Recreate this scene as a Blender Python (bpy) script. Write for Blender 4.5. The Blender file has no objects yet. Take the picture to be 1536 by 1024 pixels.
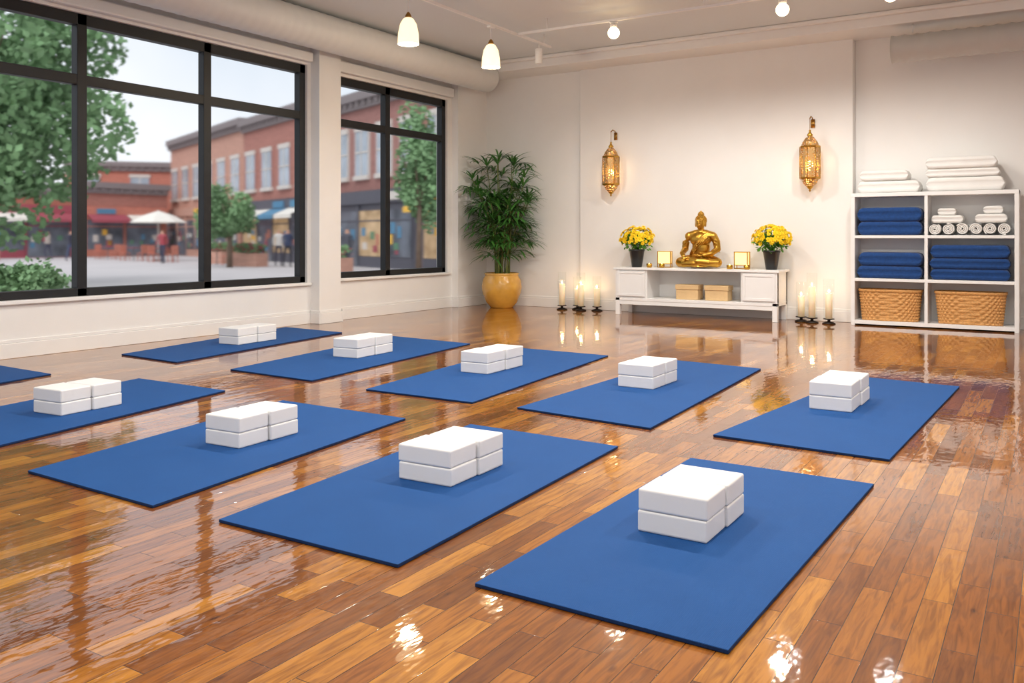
import bpy, bmesh, math, random
from mathutils import Vector, Matrix, noise
random.seed(7)
scene=bpy.context.scene
col=scene.collection
# ------------------------------------------------------------ materials
def lin(c):
    return tuple(((v/255)/12.92 if v/255<=0.04045 else ((v/255+0.055)/1.055)**2.4) for v in c)
def newmat(name):
    m=bpy.data.materials.new(name);m.use_nodes=True
    nt=m.node_tree;b=nt.nodes['Principled BSDF']
    return m,nt,b
def mat(name,rgb,rough=.5,metal=0,var=.06,vscale=6,bump=0,bscale=60,emis=None,estr=0,trans=0,coat=0,sheen=0,sss=0,stretch=None):
    m,nt,b=newmat(name);c=lin(rgb)
    tc=nt.nodes.new('ShaderNodeTexCoord');mp=nt.nodes.new('ShaderNodeMapping')
    nt.links.new(tc.outputs['Object'],mp.inputs[0])
    if stretch: mp.inputs['Scale'].default_value=stretch
    nz=nt.nodes.new('ShaderNodeTexNoise');nz.inputs['Scale'].default_value=vscale;nz.inputs['Detail'].default_value=4
    nt.links.new(mp.outputs[0],nz.inputs['Vector'])
    r=nt.nodes.new('ShaderNodeValToRGB')
    r.color_ramp.elements[0].position=.3;r.color_ramp.elements[1].position=.7
    r.color_ramp.elements[0].color=tuple(max(0,v*(1-var)) for v in c)+(1,)
    r.color_ramp.elements[1].color=tuple(min(1,v*(1+var)) for v in c)+(1,)
    nt.links.new(nz.outputs['Fac'],r.inputs[0]);nt.links.new(r.outputs[0],b.inputs['Base Color'])
    b.inputs['Roughness'].default_value=rough;b.inputs['Metallic'].default_value=metal
    b.inputs['Transmission Weight'].default_value=trans;b.inputs['Coat Weight'].default_value=coat
    b.inputs['Sheen Weight'].default_value=sheen
    if sss: b.inputs['Subsurface Weight'].default_value=sss;b.inputs['Subsurface Scale'].default_value=.05
    if emis:
        b.inputs['Emission Color'].default_value=lin(emis)+(1,);b.inputs['Emission Strength'].default_value=estr
    if bump:
        n2=nt.nodes.new('ShaderNodeTexNoise');n2.inputs['Scale'].default_value=bscale;n2.inputs['Detail'].default_value=3
        nt.links.new(mp.outputs[0],n2.inputs['Vector'])
        bp=nt.nodes.new('ShaderNodeBump');bp.inputs['Strength'].default_value=bump;bp.inputs['Distance'].default_value=.01
        nt.links.new(n2.outputs['Fac'],bp.inputs['Height']);nt.links.new(bp.outputs[0],b.inputs['Normal'])
    return m
M={}
M['wall']=mat('wall_paint',(237,236,234),.7,var=.015,vscale=2,bump=.05,bscale=120)
M['ceil']=mat('ceiling_paint',(218,222,224),.8,var=.01,vscale=1)
M['trim']=mat('trim_paint',(237,236,234),.4,var=.01)
M['white']=mat('white_lacquer',(236,236,235),.3,var=.01)
M['duct']=mat('duct_paint',(216,217,215),.5,var=.02)
M['ductshade']=mat('duct_paint_shaded',(198,197,194),.5,var=.02)  # darker copy of the duct paint, shade put into the colour
M['black']=mat('window_frame_black',(12,15,20),.5,var=.1)
M['foam']=mat('block_foam',(235,234,232),.6,var=.01,bump=.03,bscale=300)
M['navy']=mat('blue_blanket',(16,62,122),.9,var=.15,vscale=30,bump=.4,bscale=150,sheen=.12)
M['towel']=mat('white_towel',(238,237,234),.95,var=.02,bump=.5,bscale=200,sheen=.1)
M['gold']=mat('gold_metal',(196,152,64),.3,1,var=.12,vscale=9)
M['brass']=mat('brass_dark',(160,120,60),.35,1,var=.15)
M['ochre']=mat('ochre_glaze',(210,158,66),.22,var=.14,vscale=5,coat=.6)
M['soil']=mat('soil',(60,42,28),.9,var=.3,bump=.8)
M['leaf']=mat('plant_leaf',(64,116,48),.4,var=.4,vscale=3)
M['leaf2']=mat('flower_leaf',(84,146,42),.5,var=.3,vscale=12)
M['stem']=mat('plant_cane',(104,112,54),.6,var=.3,vscale=14)
M['petal']=mat('yellow_petal',(254,216,24),.6,var=.1,vscale=20)
M['petal2']=mat('flower_center',(224,150,10),.7,var=.2)
M['bpot']=mat('black_pot',(26,26,28),.35,var=.1)
M['wax']=mat('candle_wax',(244,230,204),.5,var=.03,sss=.3,emis=(255,206,140),estr=.2)  # faint emission paints the candle glow into the wax
M['flame']=mat('flame',(255,200,110),.5,emis=(255,190,90),estr=18)
M['dark']=mat('dark_iron',(44,34,28),.45,.6,var=.1)
M['box']=mat('kraft_box',(214,182,134),.7,var=.06,bump=.2)
M['lampglow']=mat('paper_lantern_glow',(255,228,170),.7,emis=(255,206,124),estr=.9)
M['shade']=mat('frosted_glass_shade',(255,240,215),.4,emis=(255,224,172),estr=1.5)
M['bulb']=mat('bulb_glow',(255,240,215),.4,emis=(255,222,168),estr=15)
M['wicker']=mat('wicker',(204,150,88),.65,var=.3,vscale=40,stretch=(1,1,3))
def glassmat(name,tint=(1,1,1)):
    m=bpy.data.materials.new(name);m.use_nodes=True;nt=m.node_tree;nt.nodes.clear()
    o=nt.nodes.new('ShaderNodeOutputMaterial');t=nt.nodes.new('ShaderNodeBsdfTransparent');g=nt.nodes.new('ShaderNodeBsdfGlossy')
    t.inputs[0].default_value=tint+(1,);g.inputs['Roughness'].default_value=.02
    lw=nt.nodes.new('ShaderNodeLayerWeight');lw.inputs[0].default_value=.5
    p=nt.nodes.new('ShaderNodeMath');p.operation='POWER';p.inputs[1].default_value=4
    q=nt.nodes.new('ShaderNodeMath');q.operation='MULTIPLY_ADD';q.inputs[1].default_value=.5;q.inputs[2].default_value=.04
    mx=nt.nodes.new('ShaderNodeMixShader')
    nt.links.new(lw.outputs['Facing'],p.inputs[0]);nt.links.new(p.outputs[0],q.inputs[0])
    nt.links.new(q.outputs[0],mx.inputs[0]);nt.links.new(t.outputs[0],mx.inputs[1]);nt.links.new(g.outputs[0],mx.inputs[2])
    nt.links.new(mx.outputs[0],o.inputs[0]);return m
M['glass']=glassmat('clear_glass',(.97,.985,.98))
def wavyglass():
    m=bpy.data.materials.new('window_glass');m.use_nodes=True;nt=m.node_tree;nt.nodes.clear()
    o=nt.nodes.new('ShaderNodeOutputMaterial');t=nt.nodes.new('ShaderNodeBsdfRefraction')
    t.inputs['IOR'].default_value=1.03;t.inputs['Roughness'].default_value=.18;t.inputs['Color'].default_value=(.99,.995,1,1)
    nt.links.new(t.outputs[0],o.inputs[0]);return m
M['wglass']=wavyglass()
def brickmat(name,rgb,mortar=None):
    m,nt,b=newmat(name)
    tc=nt.nodes.new('ShaderNodeTexCoord');sp=nt.nodes.new('ShaderNodeSeparateXYZ');cb=nt.nodes.new('ShaderNodeCombineXYZ')
    nt.links.new(tc.outputs['Object'],sp.inputs[0])
    ad=nt.nodes.new('ShaderNodeMath');nt.links.new(sp.outputs[0],ad.inputs[0]);nt.links.new(sp.outputs[1],ad.inputs[1])
    nt.links.new(ad.outputs[0],cb.inputs[0]);nt.links.new(sp.outputs[2],cb.inputs[1])
    br=nt.nodes.new('ShaderNodeTexBrick');nt.links.new(cb.outputs[0],br.inputs[0])
    c=lin(rgb)
    br.inputs['Color1'].default_value=tuple(v*.88 for v in c)+(1,);br.inputs['Color2'].default_value=tuple(min(1,v*1.12) for v in c)+(1,)
    br.inputs['Mortar'].default_value=tuple(min(1,v*1.15+.02) for v in c)+(1,);br.inputs['Scale'].default_value=1
    br.inputs['Brick Width'].default_value=.25;br.inputs['Row Height'].default_value=.08;br.inputs['Mortar Size'].default_value=.008
    nt.links.new(br.outputs[0],b.inputs['Base Color']);b.inputs['Roughness'].default_value=.85;return m
M['brickA']=brickmat('brick_red',(172,118,106));M['brickB']=brickmat('brick_orange',(196,150,132));M['brickC']=brickmat('brick_dark',(160,114,106))  # brick tones paled and flattened, outdoor haze put into the colour
M['brickD']=brickmat('brick_rust',(192,122,104))
M['stone']=mat('pale_stone',(214,206,198),.8);M['cornice']=mat('cornice_grey',(136,126,126),.7)
M['pane']=mat('street_window_pane',(165,176,188),.15,var=.25,vscale=.8);M['dglass']=mat('shopfront_glass',(104,110,120),.2,var=.5,vscale=.9)
M['shopdark']=mat('shopfront_dark',(88,88,98),.5);M['maroon']=mat('awning_maroon',(165,80,92),.8);M['teal']=mat('awning_blue',(90,140,172),.8)
M['yellow']=mat('awning_yellow',(240,190,80),.8);M['cream']=mat('awning_cream',(236,230,220),.8);M['glowwin']=mat('lit_shop_window',(150,134,112),.5,emis=(255,200,130),estr=.22,var=.6,vscale=1.8)
M['asphalt']=mat('asphalt',(200,194,194),.9,var=.06,vscale=.3);M['paving']=mat('paving',(206,198,192),.9,var=.06,vscale=.5)
M['foliage']=mat('tree_foliage',(120,154,108),.7,var=.4,vscale=.9);M['bark']=mat('bark',(112,94,80),.9,var=.2)
M['shopgreen']=mat('shop_display_green',(96,140,110),.8)
def matmat(name,c0,c1):
    m,nt,b=newmat(name)
    tc=nt.nodes.new('ShaderNodeTexCoord')
    w1=nt.nodes.new('ShaderNodeTexWave');w1.inputs['Scale'].default_value=60;w1.bands_direction='X'
    w2=nt.nodes.new('ShaderNodeTexWave');w2.inputs['Scale'].default_value=60;w2.bands_direction='Y'
    nt.links.new(tc.outputs['Object'],w1.inputs[0]);nt.links.new(tc.outputs['Object'],w2.inputs[0])
    mu=nt.nodes.new('ShaderNodeMath');mu.operation='ADD';nt.links.new(w1.outputs['Fac'],mu.inputs[0]);nt.links.new(w2.outputs['Fac'],mu.inputs[1])
    bp=nt.nodes.new('ShaderNodeBump');bp.inputs['Strength'].default_value=.4;bp.inputs['Distance'].default_value=.002
    nt.links.new(mu.outputs[0],bp.inputs['Height']);nt.links.new(bp.outputs[0],b.inputs['Normal'])
    nz=nt.nodes.new('ShaderNodeTexNoise');nz.inputs['Scale'].default_value=4;nt.links.new(tc.outputs['Object'],nz.inputs['Vector'])
    r=nt.nodes.new('ShaderNodeValToRGB');r.color_ramp.elements[0].color=lin(c0)+(1,);r.color_ramp.elements[1].color=lin(c1)+(1,)
    nt.links.new(nz.outputs['Fac'],r.inputs[0]);nt.links.new(r.outputs[0],b.inputs['Base Color'])
    b.inputs['Roughness'].default_value=.75;b.inputs['Specular IOR Level'].default_value=.25;return m
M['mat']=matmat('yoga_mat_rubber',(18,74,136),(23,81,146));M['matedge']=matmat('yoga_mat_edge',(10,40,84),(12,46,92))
def floormat():
    m,nt,b=newmat('floor_oak_planks');N=nt.nodes.new;L=nt.links.new
    tc=N('ShaderNodeTexCoord');sp=N('ShaderNodeSeparateXYZ');L(tc.outputs['Object'],sp.inputs[0])
    cb=N('ShaderNodeCombineXYZ');L(sp.outputs[1],cb.inputs[0]);L(sp.outputs[0],cb.inputs[1])
    br=N('ShaderNodeTexBrick');L(cb.outputs[0],br.inputs[0]);br.offset=.37;br.offset_frequency=2;br.squash=1
    br.inputs['Color1'].default_value=(0,0,0,1);br.inputs['Color2'].default_value=(1,1,1,1);br.inputs['Mortar'].default_value=(.5,.5,.5,1)
    br.inputs['Scale'].default_value=1;br.inputs['Brick Width'].default_value=.56;br.inputs['Row Height'].default_value=.092
    br.inputs['Mortar Size'].default_value=.0014;br.inputs['Mortar Smooth'].default_value=.3
    rp=N('ShaderNodeValToRGB');e=rp.color_ramp.elements
    e[0].position=0;e[0].color=lin((118,66,14))+(1,);e[1].position=1;e[1].color=lin((190,128,44))+(1,)
    x=e.new(.35);x.color=lin((140,81,20))+(1,);x=e.new(.7);x.color=lin((158,96,26))+(1,)
    L(br.outputs['Color'],rp.inputs[0])
    of=N('ShaderNodeMath');of.operation='MULTIPLY';of.inputs[1].default_value=37;L(br.outputs['Color'],of.inputs[0])
    c2=N('ShaderNodeCombineXYZ');my=N('ShaderNodeMath');my.operation='MULTIPLY';my.inputs[1].default_value=5.0;L(sp.outputs[1],my.inputs[0])
    mx=N('ShaderNodeMath');mx.operation='MULTIPLY';mx.inputs[1].default_value=50;L(sp.outputs[0],mx.inputs[0])
    L(my.outputs[0],c2.inputs[0]);L(mx.outputs[0],c2.inputs[1]);L(of.outputs[0],c2.inputs[2])
    nz=N('ShaderNodeTexNoise');nz.inputs['Scale'].default_value=1;nz.inputs['Detail'].default_value=9;nz.inputs['Distortion'].default_value=1.0;L(c2.outputs[0],nz.inputs['Vector'])
    gr=N('ShaderNodeValToRGB');gr.color_ramp.elements[0].position=.34;gr.color_ramp.elements[0].color=(.6,.53,.46,1);gr.color_ramp.elements[1].position=.6;gr.color_ramp.elements[1].color=(1.07,1.06,1.04,1)
    L(nz.outputs['Fac'],gr.inputs[0])
    mm=N('ShaderNodeMix');mm.data_type='RGBA';mm.blend_type='MULTIPLY';mm.inputs[0].default_value=1
    L(rp.outputs[0],mm.inputs[6]);L(gr.outputs[0],mm.inputs[7])
    vo=N('ShaderNodeTexVoronoi');vo.inputs['Scale'].default_value=1
    vm=N('ShaderNodeMapping');vm.inputs['Scale'].default_value=(9,4,1);L(tc.outputs['Object'],vm.inputs[0]);L(vm.outputs[0],vo.inputs['Vector'])
    vr=N('ShaderNodeValToRGB');vr.color_ramp.elements[0].position=.03;vr.color_ramp.elements[0].color=(.35,.25,.18,1);vr.color_ramp.elements[1].position=.11;vr.color_ramp.elements[1].color=(1,1,1,1)
    L(vo.outputs['Distance'],vr.inputs[0])
    mk=N('ShaderNodeMix');mk.data_type='RGBA';mk.blend_type='MULTIPLY';mk.inputs[0].default_value=.75
    L(mm.outputs[2],mk.inputs[6]);L(vr.outputs[0],mk.inputs[7])
    m2=N('ShaderNodeMix');m2.data_type='RGBA';L(br.outputs['Fac'],m2.inputs[0]);L(mk.outputs[2],m2.inputs[6]);m2.inputs[7].default_value=lin((56,28,8))+(1,)
    L(m2.outputs[2],b.inputs['Base Color'])
    b.inputs['Roughness'].default_value=.5;b.inputs['Specular IOR Level'].default_value=.1
    b.inputs['Coat Weight'].default_value=1;b.inputs['Coat Roughness'].default_value=.035;b.inputs['Coat IOR'].default_value=1.75
    n3=N('ShaderNodeTexNoise');n3.inputs['Scale'].default_value=1;n3.inputs['Detail'].default_value=2
    mp=N('ShaderNodeMapping');mp.inputs['Scale'].default_value=(18,8,1);L(tc.outputs['Object'],mp.inputs[0]);L(mp.outputs[0],n3.inputs['Vector'])
    b1=N('ShaderNodeBump');b1.inputs['Strength'].default_value=.12;b1.inputs['Distance'].default_value=.0095;L(n3.outputs['Fac'],b1.inputs['Height'])
    b2=N('ShaderNodeBump');b2.inputs['Strength'].default_value=.5;b2.inputs['Distance'].default_value=.001;b2.invert=True
    L(br.outputs['Fac'],b2.inputs['Height']);L(b1.outputs[0],b2.inputs['Normal'])
    L(b2.outputs[0],b.inputs['Coat Normal']);L(b2.outputs[0],b.inputs['Normal'])
    return m
M['floor']=floormat()
def lanternmat():
    m,nt,b=newmat('pierced_brass');N=nt.nodes.new;L=nt.links.new
    tc=N('ShaderNodeTexCoord');v=N('ShaderNodeTexVoronoi');v.inputs['Scale'].default_value=36;v.inputs['Randomness'].default_value=.5;L(tc.outputs['Object'],v.inputs['Vector'])
    r=N('ShaderNodeMath');r.operation='GREATER_THAN';r.inputs[1].default_value=.4;L(v.outputs['Distance'],r.inputs[0])
    b.inputs['Base Color'].default_value=lin((190,156,104))+(1,);b.inputs['Metallic'].default_value=.8;b.inputs['Roughness'].default_value=.4
    L(r.outputs[0],b.inputs['Alpha']);return m
M['pierced']=lanternmat()
# ------------------------------------------------------------ mesh helpers
class B:
    def __init__(s): s.bm=bmesh.new();s.mats=[]
    def mi(s,m):
        m=M[m]
        if m not in s.mats:s.mats.append(m)
        return s.mats.index(m)
    def box(s,x0,x1,y0,y1,z0,z1,m,T=None):
        k=s.mi(m);vs=[Vector((x,y,z)) for x in(x0,x1) for y in(y0,y1) for z in(z0,z1)]
        if T: vs=[T@v for v in vs]
        v=[s.bm.verts.new(p) for p in vs]
        for f in((0,1,3,2),(4,6,7,5),(0,4,5,1),(2,3,7,6),(0,2,6,4),(1,5,7,3)):
            fc=s.bm.faces.new([v[i] for i in f]);fc.material_index=k
    def lathe(s,prof,c,m,seg=32,T=None,smooth=True,caps=True):
        k=s.mi(m);rings=[]
        for r,z in prof:
            ring=[]
            for i in range(seg):
                a=2*math.pi*i/seg;p=Vector((c[0]+r*math.cos(a),c[1]+r*math.sin(a),c[2]+z))
                if T:p=T@p
                ring.append(s.bm.verts.new(p))
            rings.append(ring)
        for a,b in zip(rings,rings[1:]):
            for i in range(seg):
                f=s.bm.faces.new([a[i],a[(i+1)%seg],b[(i+1)%seg],b[i]]);f.material_index=k;f.smooth=smooth
        if caps:
            for r in(rings[0][::-1],rings[-1]):
                f=s.bm.faces.new(r);f.material_index=k
    def tube(s,pts,rad,m,seg=10,smooth=True):
        k=s.mi(m);pts=[Vector(p) for p in pts]
        if not hasattr(rad,'__len__'):rad=[rad]*len(pts)
        rings=[];up=Vector((0,0,1))
        for i,p in enumerate(pts):
            d=(pts[min(i+1,len(pts)-1)]-pts[max(i-1,0)]).normalized()
            u=up if abs(d.dot(up))<.95 else Vector((1,0,0))
            a=d.cross(u).normalized();b=d.cross(a).normalized()
            rings.append([s.bm.verts.new(p+(a*math.cos(2*math.pi*j/seg)+b*math.sin(2*math.pi*j/seg))*rad[i]) for j in range(seg)])
        for a,b in zip(rings,rings[1:]):
            for i in range(seg):
                f=s.bm.faces.new([a[i],b[i],b[(i+1)%seg],a[(i+1)%seg]]);f.material_index=k;f.smooth=smooth
        for r in(rings[0],rings[-1][::-1]):
            f=s.bm.faces.new(r);f.material_index=k
    def ell(s,c,r,m,seg=20,T=None):
        k=s.mi(m);mt=Matrix.Translation(c)@Matrix.Diagonal((r[0],r[1],r[2],1))
        if T:mt=T@mt
        n=bmesh.ops.create_uvsphere(s.bm,u_segments=seg,v_segments=max(6,seg//2),radius=1,matrix=mt)
        for v in n['verts']:
            for f in v.link_faces:f.material_index=k;f.smooth=True
    def quad(s,ps,m,smooth=False):
        f=s.bm.faces.new([s.bm.verts.new(p) for p in ps]);f.material_index=s.mi(m);f.smooth=smooth
    def done(s,name,parent=None,bevel=0,seg=2,loc=None,fixn=True,angle=40):
        if fixn:bmesh.ops.recalc_face_normals(s.bm,faces=s.bm.faces)
        me=bpy.data.meshes.new(name);s.bm.to_mesh(me);s.bm.free()
        for m in s.mats:me.materials.append(m)
        o=bpy.data.objects.new(name,me);col.objects.link(o)
        if loc:o.location=loc
        if bevel:
            b=o.modifiers.new('bevel','BEVEL');b.width=bevel;b.segments=seg;b.limit_method='ANGLE';b.angle_limit=math.radians(angle)
        if parent:o.parent=parent
        return o
def empty(name,loc=(0,0,0)):
    e=bpy.data.objects.new(name,None);col.objects.link(e);e.location=loc;e.empty_display_size=.1;return e
def light(name,kind,loc,power,color=(1,.9,.78),size=.05,parent=None,**k):
    l=bpy.data.lights.new(name,kind);l.energy=power;l.color=color
    if kind not in('AREA','SUN'): l.shadow_soft_size=size
    o=bpy.data.objects.new(name,l);col.objects.link(o);o.location=loc
    for a,v in k.items():setattr(l,a,v)
    if parent:o.parent=parent
    return o
# ------------------------------------------------------------ room shell
XL=-8.72;XR=2.6;YB=12.85;YF=-3.0;H=4.15
b=B();b.box(XL-.25,XR+.25,YF-.25,YB+.5,-.2,0,'floor');b.done('floor')
b=B();b.box(XL-.25,XR+.25,YF-.25,YB+.5,H,H+.2,'ceil');b.done('ceiling')
b=B();x0,x1=XL-.23,XL
b.box(x0,x1,YF-.2,2.2,0,H,'wall');b.box(x0,x1,2.2,8.6,0,.57,'wall');b.box(x0,x1,2.2,8.6,3.57,H,'wall')
b.box(x0,x1,8.6,9.15,0,H,'wall');b.box(x0,x1,9.15,11.85,0,.6,'wall');b.box(x0,x1,9.15,11.85,3.52,H,'wall');b.box(x0,x1,11.85,YB+.3,0,H,'wall')
b.box(x1,XL+.17,8.66,9.08,0,H,'wall');b.box(x1,XL+.13,11.98,YB+.02,0,H,'wall')
b.done('wall_left')
b=B();b.box(XL-.23,-6.68,YB,YB+.3,0,H,'wall');b.box(-6.68,-2.38,YB-.06,YB+.3,0,H,'wall');b.box(-2.38,XR+.2,YB+.1,YB+.3,0,H,'wall')
b.done('wall_back',bevel=.008)
b=B();b.box(XR,XR+.2,YF-.2,YB+.3,0,H,'wall');b.done('wall_right')
b=B();b.box(XL,XR,YF-.2,YF,0,.5,'wall');b.box(XL,XR,YF-.2,YF,3.6,H,'wall')
for a,c in((XL,-8.2),(-5.2,-4.8),(-1.8,-1.4),(1.6,XR)):b.box(a,c,YF-.2,YF,.5,3.6,'wall')  # unseen openings between the piers, shaped to let sky light in
b.done('wall_front')
b=B();b.box(XL,XR,12.2,YB+.1,3.97,H,'wall');b.done('trim_1',bevel=.01)
b=B();b.box(XL,XR,12.12,12.2,4.09,H,'trim');b.done('trim_2',bevel=.02)
def base(name,segs):
    b=B()
    for (ax,x0,x1,y0,y1) in segs:
        b.box(x0,x1,y0,y1,0,.15,'trim')
        if ax=='y': b.box(x0,x0+(x1-x0)*.55,y0,y1,.15,.185,'trim')
        else: b.box(x0,x1,y1-(y1-y0)*.55,y1,.15,.185,'trim')
    b.done(name,bevel=.006)
t=.025
base('baseboard_left',[('y',XL,XL+t,YF,8.66-t),('x',XL,XL+.17+t,8.66-t,8.66),('y',XL+.17,XL+.17+t,8.66,9.08),('x',XL,XL+.17+t,9.08,9.08+t),('y',XL,XL+t,9.08+t,11.98-t),('x',XL,XL+.13+t,11.98-t,11.98),('y',XL+.13,XL+.13+t,11.98,YB-t)])
base('baseboard_back',[('x',XL+.13,-6.68,YB-t,YB),('x',-6.68-t,-2.38+t,YB-.06-t,YB-.06),('x',-2.38,XR,YB+.1-t,YB+.1)])
b=B();b.box(-7.12,-7.04,YB-.012,YB,.34,.46,'white')
for z in(.375,.425):b.box(-7.095,-7.065,YB-.015,YB-.011,z-.012,z+.012,'trim')
b.done('wall_outlet',bevel=.003)
def window(name,ys,z0,z1,zt,ymull):
    b=B();xa,xb=-8.87,-8.76;y0,y1=ys
    b.box(xa,xb,y0,y1,z0,z0+.085,'black');b.box(xa,xb,y0,y1,z1-.12,z1,'black')
    b.box(xa,xb,y0,y0+.1,z0,z1,'black');b.box(xa,xb,y1-.1,y1,z0,z1,'black')
    for y in ymull:b.box(xa,xb,y-.055,y+.055,z0,z1,'black')
    b.box(xa+.01,xb-.005,y0,y1,zt-.055,zt+.055,'black')
    e=empty(name)
    b.done('frame',e,bevel=.006)
    g=B();g.box(-8.825,-8.815,y0+.01,y1-.01,z0+.01,z1-.01,'wglass');g.done('glass_pane',e)
window('window_1',(2.2,8.6),.57,3.57,2.87,(3.78,5.365,6.975))
window('window_2',(9.15,11.85),.6,3.52,2.86,(10.35,))
b=B();b.box(XL-.02,XL+.05,2.15,8.64,.53,.57,'trim');b.box(XL-.02,XL+.05,9.1,11.9,.56,.6,'trim');b.done('trim_3',bevel=.008)
b=B();b.box(XL,XL+.1,2.1,8.62,3.6,3.74,'trim');b.box(XL,XL+.1,9.1,11.92,3.56,3.72,'trim');b.done('window_shade_cassette',bevel=.02)
def duct(name,p0,p1,r,rib=1.025,m='duct'):
    b=B();L=(Vector(p1)-Vector(p0)).length;n=int(L/.05);prof=[(.001,0),(r*.97,0)]
    for i in range(n+1):
        prof.append((r*(rib if i%3==0 else 1.0),L*i/n))
    prof.append((r*.97,L));prof.append((.001,L))
    q=(Vector(p1)-Vector(p0)).to_track_quat('Z','Y').to_matrix().to_4x4()
    b.lathe(prof,(0,0,0),m,40,T=Matrix.Translation(p0)@q,caps=False)
    return b.done(name)
duct('ventilation_duct',(-8.12,-2.9,3.88),(-8.12,12.19,3.88),.235)
duct('ventilation_duct',(-1.80,12.3,3.66),(2.55,12.3,3.66),.17,1.07,'ductshade')
b=B()
for x in(-1.55,.4,2.2): b.tube([(x,12.3,3.85),(x,12.3,3.969)],.012,'trim',8)
b.done('duct_hanger_rods')
# ------------------------------------------------------------ yoga mats
def ymat(q):
    cx=sum(p[0] for p in q)/4;cy=sum(p[1] for p in q)/4
    b=B();k=b.mi('mat');k2=b.mi('matedge');lo=[b.bm.verts.new((x-cx,y-cy,0)) for x,y in q];hi=[b.bm.verts.new((x-cx,y-cy,.014)) for x,y in q]
    b.bm.faces.new(lo[::-1]);b.bm.faces.new(hi)
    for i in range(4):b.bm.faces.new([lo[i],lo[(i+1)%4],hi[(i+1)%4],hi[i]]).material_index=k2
    b.done('yoga_mat',bevel=.003,seg=2,loc=(cx,cy,.001))
mats=[[(-1.68,2.44),(-.79,2.43),(-.73,4.44),(-1.65,4.44)],[(-2.97,2.42),(-2.01,2.43),(-2.09,4.47),(-3.13,4.50)],
[(-4.41,2.41),(-3.37,2.39),(-3.59,4.42),(-4.74,4.43)],[(-6.1,2.45),(-5.05,2.43),(-5.42,4.48),(-6.5,4.48)],
[(-7.9,2.2),(-6.95,2.15),(-7.35,4.22),(-8.35,4.25)],
[(-7.99,5.31),(-7.04,5.25),(-7.48,7.97),(-8.55,8.05)],[(-6.25,5.22),(-5.19,5.17),(-5.49,7.89),(-6.70,8.0)],
[(-4.54,5.10),(-3.53,5.10),(-3.77,7.83),(-4.87,7.87)],[(-3.16,5.11),(-2.12,5.0),(-2.23,7.78),(-3.09,7.88)],[(-1.73,5.03),(-.74,4.97),(-.63,7.69),(-1.42,7.79)]]
for q in mats:ymat(q)
def blocks(x0,x1,y0,y1,h,ang=0):
    b=B();cx,cy=(x0+x1)/2,(y0+y1)/2;w=(x1-x0);d=(y1-y0)
    for j in range(2):
        for i,(a,c) in enumerate(((-d/2,-.008*d),(.008*d,d/2))):
            off=random.uniform(-.004,.004)+(.01 if i else 0);hz=h/2
            b.box(-w/2+off,w/2+off,a,c,j*hz+ (0.0008 if j else 0),(j+1)*hz,'foam')
    o=b.done('yoga_block_stack',bevel=.009,seg=3,loc=(cx,cy,.0152));o.rotation_euler=(0,0,math.radians(ang))
for a in [(-1.42,-1.13,3.22,3.67,.172,0),(-2.73,-2.42,3.30,3.77,.172,2),(-4.13,-3.86,3.27,3.73,.172,3),(-5.86,-5.57,3.24,3.70,.17,5),
 (-1.43,-1.15,6.14,6.74,.19,0),(-2.93,-2.63,6.25,6.75,.185,0),(-4.41,-4.13,6.18,6.78,.185,2),(-6.06,-5.76,6.31,6.89,.185,5),(-7.87,-7.58,6.40,7.0,.18,6)]:
    blocks(*a)
# ------------------------------------------------------------ console
e=empty('console_table',(-4.51,12.47,0))
b=B();W=1.24;D=.27
b.box(-W-.03,W+.03,-D-.02,D+.02,.695,.73,'white')
b.box(-W,W,-D,D,.22,.265,'white');b.box(-W,W,D-.03,D,.265,.695,'white')
for s in(-1,1):
    xo,xi=(s*W,s*(W-.52));x0,x1=min(xo,xi),max(xo,xi)
    b.box(x0,x1,-D+.012,D-.03,.265,.695,'white')
b.done('carcass',e,bevel=.004)
b=B()
for s in(-1,1):
    x0=min(s*W,s*(W-.52));x1=x0+.52
    b.box(x0+.03,x1-.03,-D-.006,-D+.01,.29,.675,'white')
    for (a,c,p,q) in((x0+.03,x1-.03,.29,.33),(x0+.03,x1-.03,.635,.675),(x0+.03,x0+.07,.33,.635),(x1-.07,x1-.03,.33,.635)):
        b.box(a,c,-D-.014,-D-.006,p,q,'white')
b.done('doors',e,bevel=.003)
b=B()
for sx in(-1,1):
    for sy in(-1,1):
        x=sx*(W-.035);y=sy*(D-.035)
        b.box(x-.035,x+.035,y-.035,y+.035,0,.695,'white')
b.box(-W+.07,W-.07,-D+.005,-D+.025,.16,.225,'white')
b.done('legs',e,bevel=.004)
for x in(-4.62,-4.17):
    b=B();b.box(-.17,.17,-.11,.11,0,.2,'box');b.box(-.18,.18,-.12,.12,.15,.22,'box');b.done('storage_box',bevel=.006,loc=(x,12.38,.266))
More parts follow.
